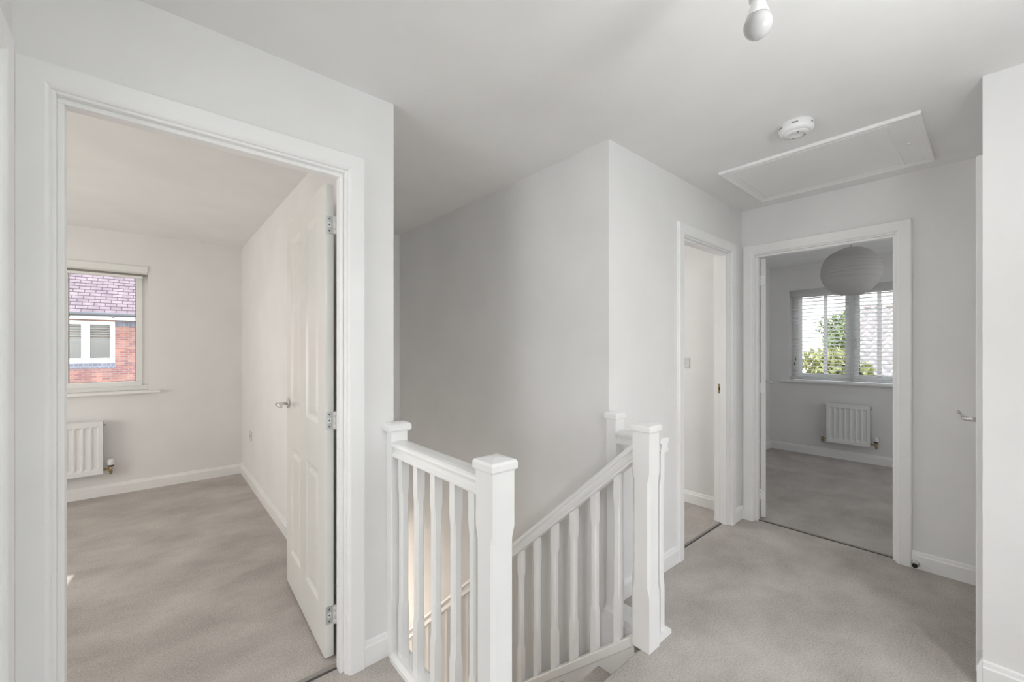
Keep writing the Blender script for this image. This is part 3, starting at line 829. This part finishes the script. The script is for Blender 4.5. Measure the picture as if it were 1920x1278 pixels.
for k, (ph, dz) in enumerate(((0.2, 0.13), (1.3, 0.09), (2.1, 0.05), (3.4, 0.01), (4.2, -0.03), (5.1, -0.07), (0.9, -0.11), (2.6, 0.165), (3.0, -0.15))):
    m = MB(); pts = []
    for i in range(49):
        a = 2 * PI * i / 48
        h_ = dz + 0.014 * math.sin(a + ph)
        r_ = math.sqrt(max(0.0001, R * R - h_ * h_)) * 1.0135
        pts.append((4.80 + r_ * math.cos(a), 0.825 + r_ * math.sin(a), cz + h_))
    m.tube(pts, 0.0016, 5).build('wire_rib', 'cord', pl)
MB().tube([(4.80, 0.825, H - 0.03), (4.80, 0.825, cz + R * 0.95)], 0.0035, 8).build('flex', 'cord', pl)
MB().lathe([(0.045, H), (0.045, H - 0.012), (0.026, H - 0.028), (0.008, H - 0.034)], (4.80, 0.825, 0), 'z', 28).build('ceiling_rose', 'plastic', pl)

# ------------------------------------------------------------------ outdoors
tag(MB().box(-40, 60, -30, 60, -2.95, -2.80).build('ground', 'paving'), 'pale paved ground between the houses outside', 'ground', None, 'structure')  # neutral paving tone keeps green bounce off the houses

# brick house seen through window 1
HY = 20.0
hs = thing('brick_house', (-2, HY, -2.8), 'red brick house with a plum tiled roof outside the bedroom window', 'house')
w_ = wall(MB(XY), -8, 6, HY, HY + 0.3, -2.8, 2.40, [(-2.50, -1.02, 0.80, 2.235)])
w_.build('brick_wall', 'brick', hs)
MB().box(-2.6, -1.0, HY - 0.015, HY + 0.02, 0.62, 0.80).build('sill_course', 'bluebrick', hs)
MB().box(-1.0, 6, HY - 0.015, HY + 0.02, 2.07, 2.26).build('eaves_course', 'bluebrick', hs)
MB().box(-8.2, 6.2, HY - 0.32, HY - 0.29, 2.28, 2.44).box(-8.2, 6.2, HY - 0.29, HY + 0.1, 2.28, 2.30).build('fascia', 'upvc', hs)
MB().tube([(-8.2, HY - 0.37, 2.45), (6.2, HY - 0.37, 2.45)], 0.065, 12).build('gutter', 'gutter', hs)
for x in (-6.5, -4.6, -2.1, -1.05, 0.0, 1.9):
    MB().box(x - 0.03, x + 0.03, HY - 0.42, HY - 0.30, 2.34, 2.46).build('gutter_clip', 'gutter', hs)
rf = MB()
nrow = 30
for k in range(nrow):
    ya, yb = HY - 0.36 + k * 0.16, HY - 0.36 + (k + 1) * 0.16 + 0.02
    za, zb = 2.50 + k * 0.125, 2.50 + (k + 1) * 0.125 + 0.004
    rf.loft([[(x, ya, za), (x, yb, zb), (x, yb, zb - 0.03), (x, ya, za - 0.035)] for x in (-8.3, 6.3)])
rf.build('tiled_roof', 'rooftile', hs)
MB().box(-8, 6, HY + 0.3, HY + 8.3, -2.8, 2.40).build('house_body', 'brick', hs)
MB().loft([[(x, HY + 4.3, 6.1), (x, HY + 8.6, 2.5), (x, HY + 4.3, 2.5)] for x in (-8.3, 6.3)]).build('rear_roof', 'rooftile', hs)
# its window
fw = MB()
fw.box(-2.50, -1.02, HY - 0.02, HY + 0.08, 0.80, 0.88).box(-2.50, -1.02, HY - 0.02, HY + 0.08, 2.175, 2.235)
for xa, xb in ((-2.50, -2.43), (-1.775, -1.70), (-1.08, -1.02)): fw.box(xa, xb, HY - 0.02, HY + 0.08, 0.88, 2.175)
hw = fw.build('window', 'upvc', hs)
for a, b in ((-2.43, -1.775), (-1.70, -1.08)):
    f2 = MB(); f2.box(a, b, HY - 0.035, HY + 0.03, 0.88, 0.97).box(a, b, HY - 0.035, HY + 0.03, 2.115, 2.175).box(a, a + 0.065, HY - 0.035, HY + 0.03, 0.97, 2.115).box(b - 0.065, b, HY - 0.035, HY + 0.03, 0.97, 2.115)
    f2.build('casement', 'upvc', hw)
    MB().box(a + 0.065, b - 0.065, HY, HY + 0.006, 0.97, 2.115).build('pane', 'glass', hw)
sl = MB()
for k in range(6):
    sl.box(-2.46, -1.05, HY + 0.11, HY + 0.15, 1.63 + k * 0.085, 1.675 + k * 0.085)
sl.build('blind', 'blind', hw)
MB().box(-2.46, -1.05, HY + 0.045, HY + 0.05, 0.86, 1.62).build('net_curtain', 'blind', hw)
MB().box(-2.50, -1.02, HY + 0.22, HY + 0.24, 0.80, 2.235).build('dark_interior', 'brownroom', hw)

# pantiled roof seen through the slatted blind
pr = thing('pantile_roof_house', (15.5, -2.0, -2.8), 'low house with a pale pantiled roof beyond the slatted blind', 'house')
ny = 150; ya, yb = -7.0, 2.62
rowsn = 13
mp = MB()
ex, ez, rx_, rz = 13.2, -0.05, 16.6, 2.55
for k in range(rowsn):
    t0, t1 = k / rowsn, (k + 1) / rowsn
    A_ = []; B_ = []; C_ = []
    for i in range(ny * 2 + 1):
        yy = ya + (yb - ya) * i / (ny * 2)
        wv = 0.060 * math.sin(yy / 0.25 * 2 * PI)
        lift = 0.09
        A_.append(mp.v((ex + (rx_ - ex) * t0, yy, ez + (rz - ez) * t0 + wv + lift)))
        B_.append(mp.v((ex + (rx_ - ex) * t1, yy, ez + (rz - ez) * t1 + wv)))
        C_.append(mp.v((ex + (rx_ - ex) * t0, yy, ez + (rz - ez) * t0 + wv - 0.01)))
    for i in range(ny * 2):
        mp.face([A_[i], A_[i + 1], B_[i + 1], B_[i]], True)
        mp.face([C_[i], C_[i + 1], A_[i + 1], A_[i]])
mp.build('pantiles', 'pantile', pr)
MB().loft([[(x, yy, z) for x, z in ((13.4, -2.8), (16.6, -2.8), (16.6, 2.50), (13.4, 0.02))] for yy in (-6.9, 2.5)]).build('house_body', 'brick', pr)
MB().loft([[(x, yy, z) for x, z in ((16.6, 2.52), (20.0, -0.05), (16.6, -0.05))] for yy in (-7.0, 2.62)]).build('rear_roof', 'pantile', pr)
MB().tube([(16.6, -7.0, 2.60), (16.6, 2.62, 2.60)], 0.10, 12).build('ridge_tile', 'pantile', pr)

def tree(x, y, h, r, mat, label, leaves, group='trees beyond the slatted blind', squash=1.0, name='tree'):
    root = thing(name, (x, y, -2.8), label, 'tree', group)
    MB().tube([(x, y, -2.8), (x + 0.1, y - 0.05, -2.8 + h * 0.4), (x, y, -2.8 + h * 0.75)], [0.16, 0.11, 0.05], 9).build('trunk', 'bark', root)
    m = MB()
    cz_ = -2.8 + h - r * squash
    blobs = []
    for k in range(26):
        u = random.uniform(-1, 1); a = random.uniform(0, 2 * PI); q = math.sqrt(1 - u * u); d = random.uniform(0.35, 0.85)
        blobs.append((x + r * d * q * math.cos(a), y + r * d * q * math.sin(a), cz_ + r * squash * d * u, r * random.uniform(0.22, 0.42)))
    for k in range(leaves):
        bx, by, bz, br = random.choice(blobs)
        v = Vector((random.gauss(0, 1), random.gauss(0, 1), random.gauss(0, 1))).normalized() * br * random.uniform(0.6, 1.05)
        cpt = Vector((bx, by, bz)) + v
        e = Euler((random.uniform(0, 6.3), random.uniform(0, 6.3), random.uniform(0, 6.3))).to_matrix()
        s_ = random.uniform(0.05, 0.11)
        q = [cpt + e @ Vector(p) for p in ((-s_, 0, 0), (0, -s_ * 0.5, s_ * 0.12), (s_, 0, 0), (0, s_ * 0.5, s_ * 0.12))]
        m.face([m.v(tuple(p)) for p in q])
    m.build('foliage', mat, root)
    return root
tree(11.2, 3.55, 4.30, 0.85, 'leaf2', 'low olive green bushy tree near the window, away from the roof', 4500)
tree(10.8, 2.05, 4.15, 0.72, 'leaf2', 'round olive green tree in front of the pantiled roof verge', 4000)
tree(21.0, 3.6, 5.75, 1.25, 'leaf', 'taller dark green tree behind the end of the pantiled roof', 4200)
tree(22.0, 1.3, 5.9, 1.3, 'leaf', 'wide dark green tree rising over the pantiled roof ridge', 4200)
tree(17.5, 5.6, 4.3, 1.3, 'leaf2', 'pale hazy tree far behind the olive bushes', 3500)
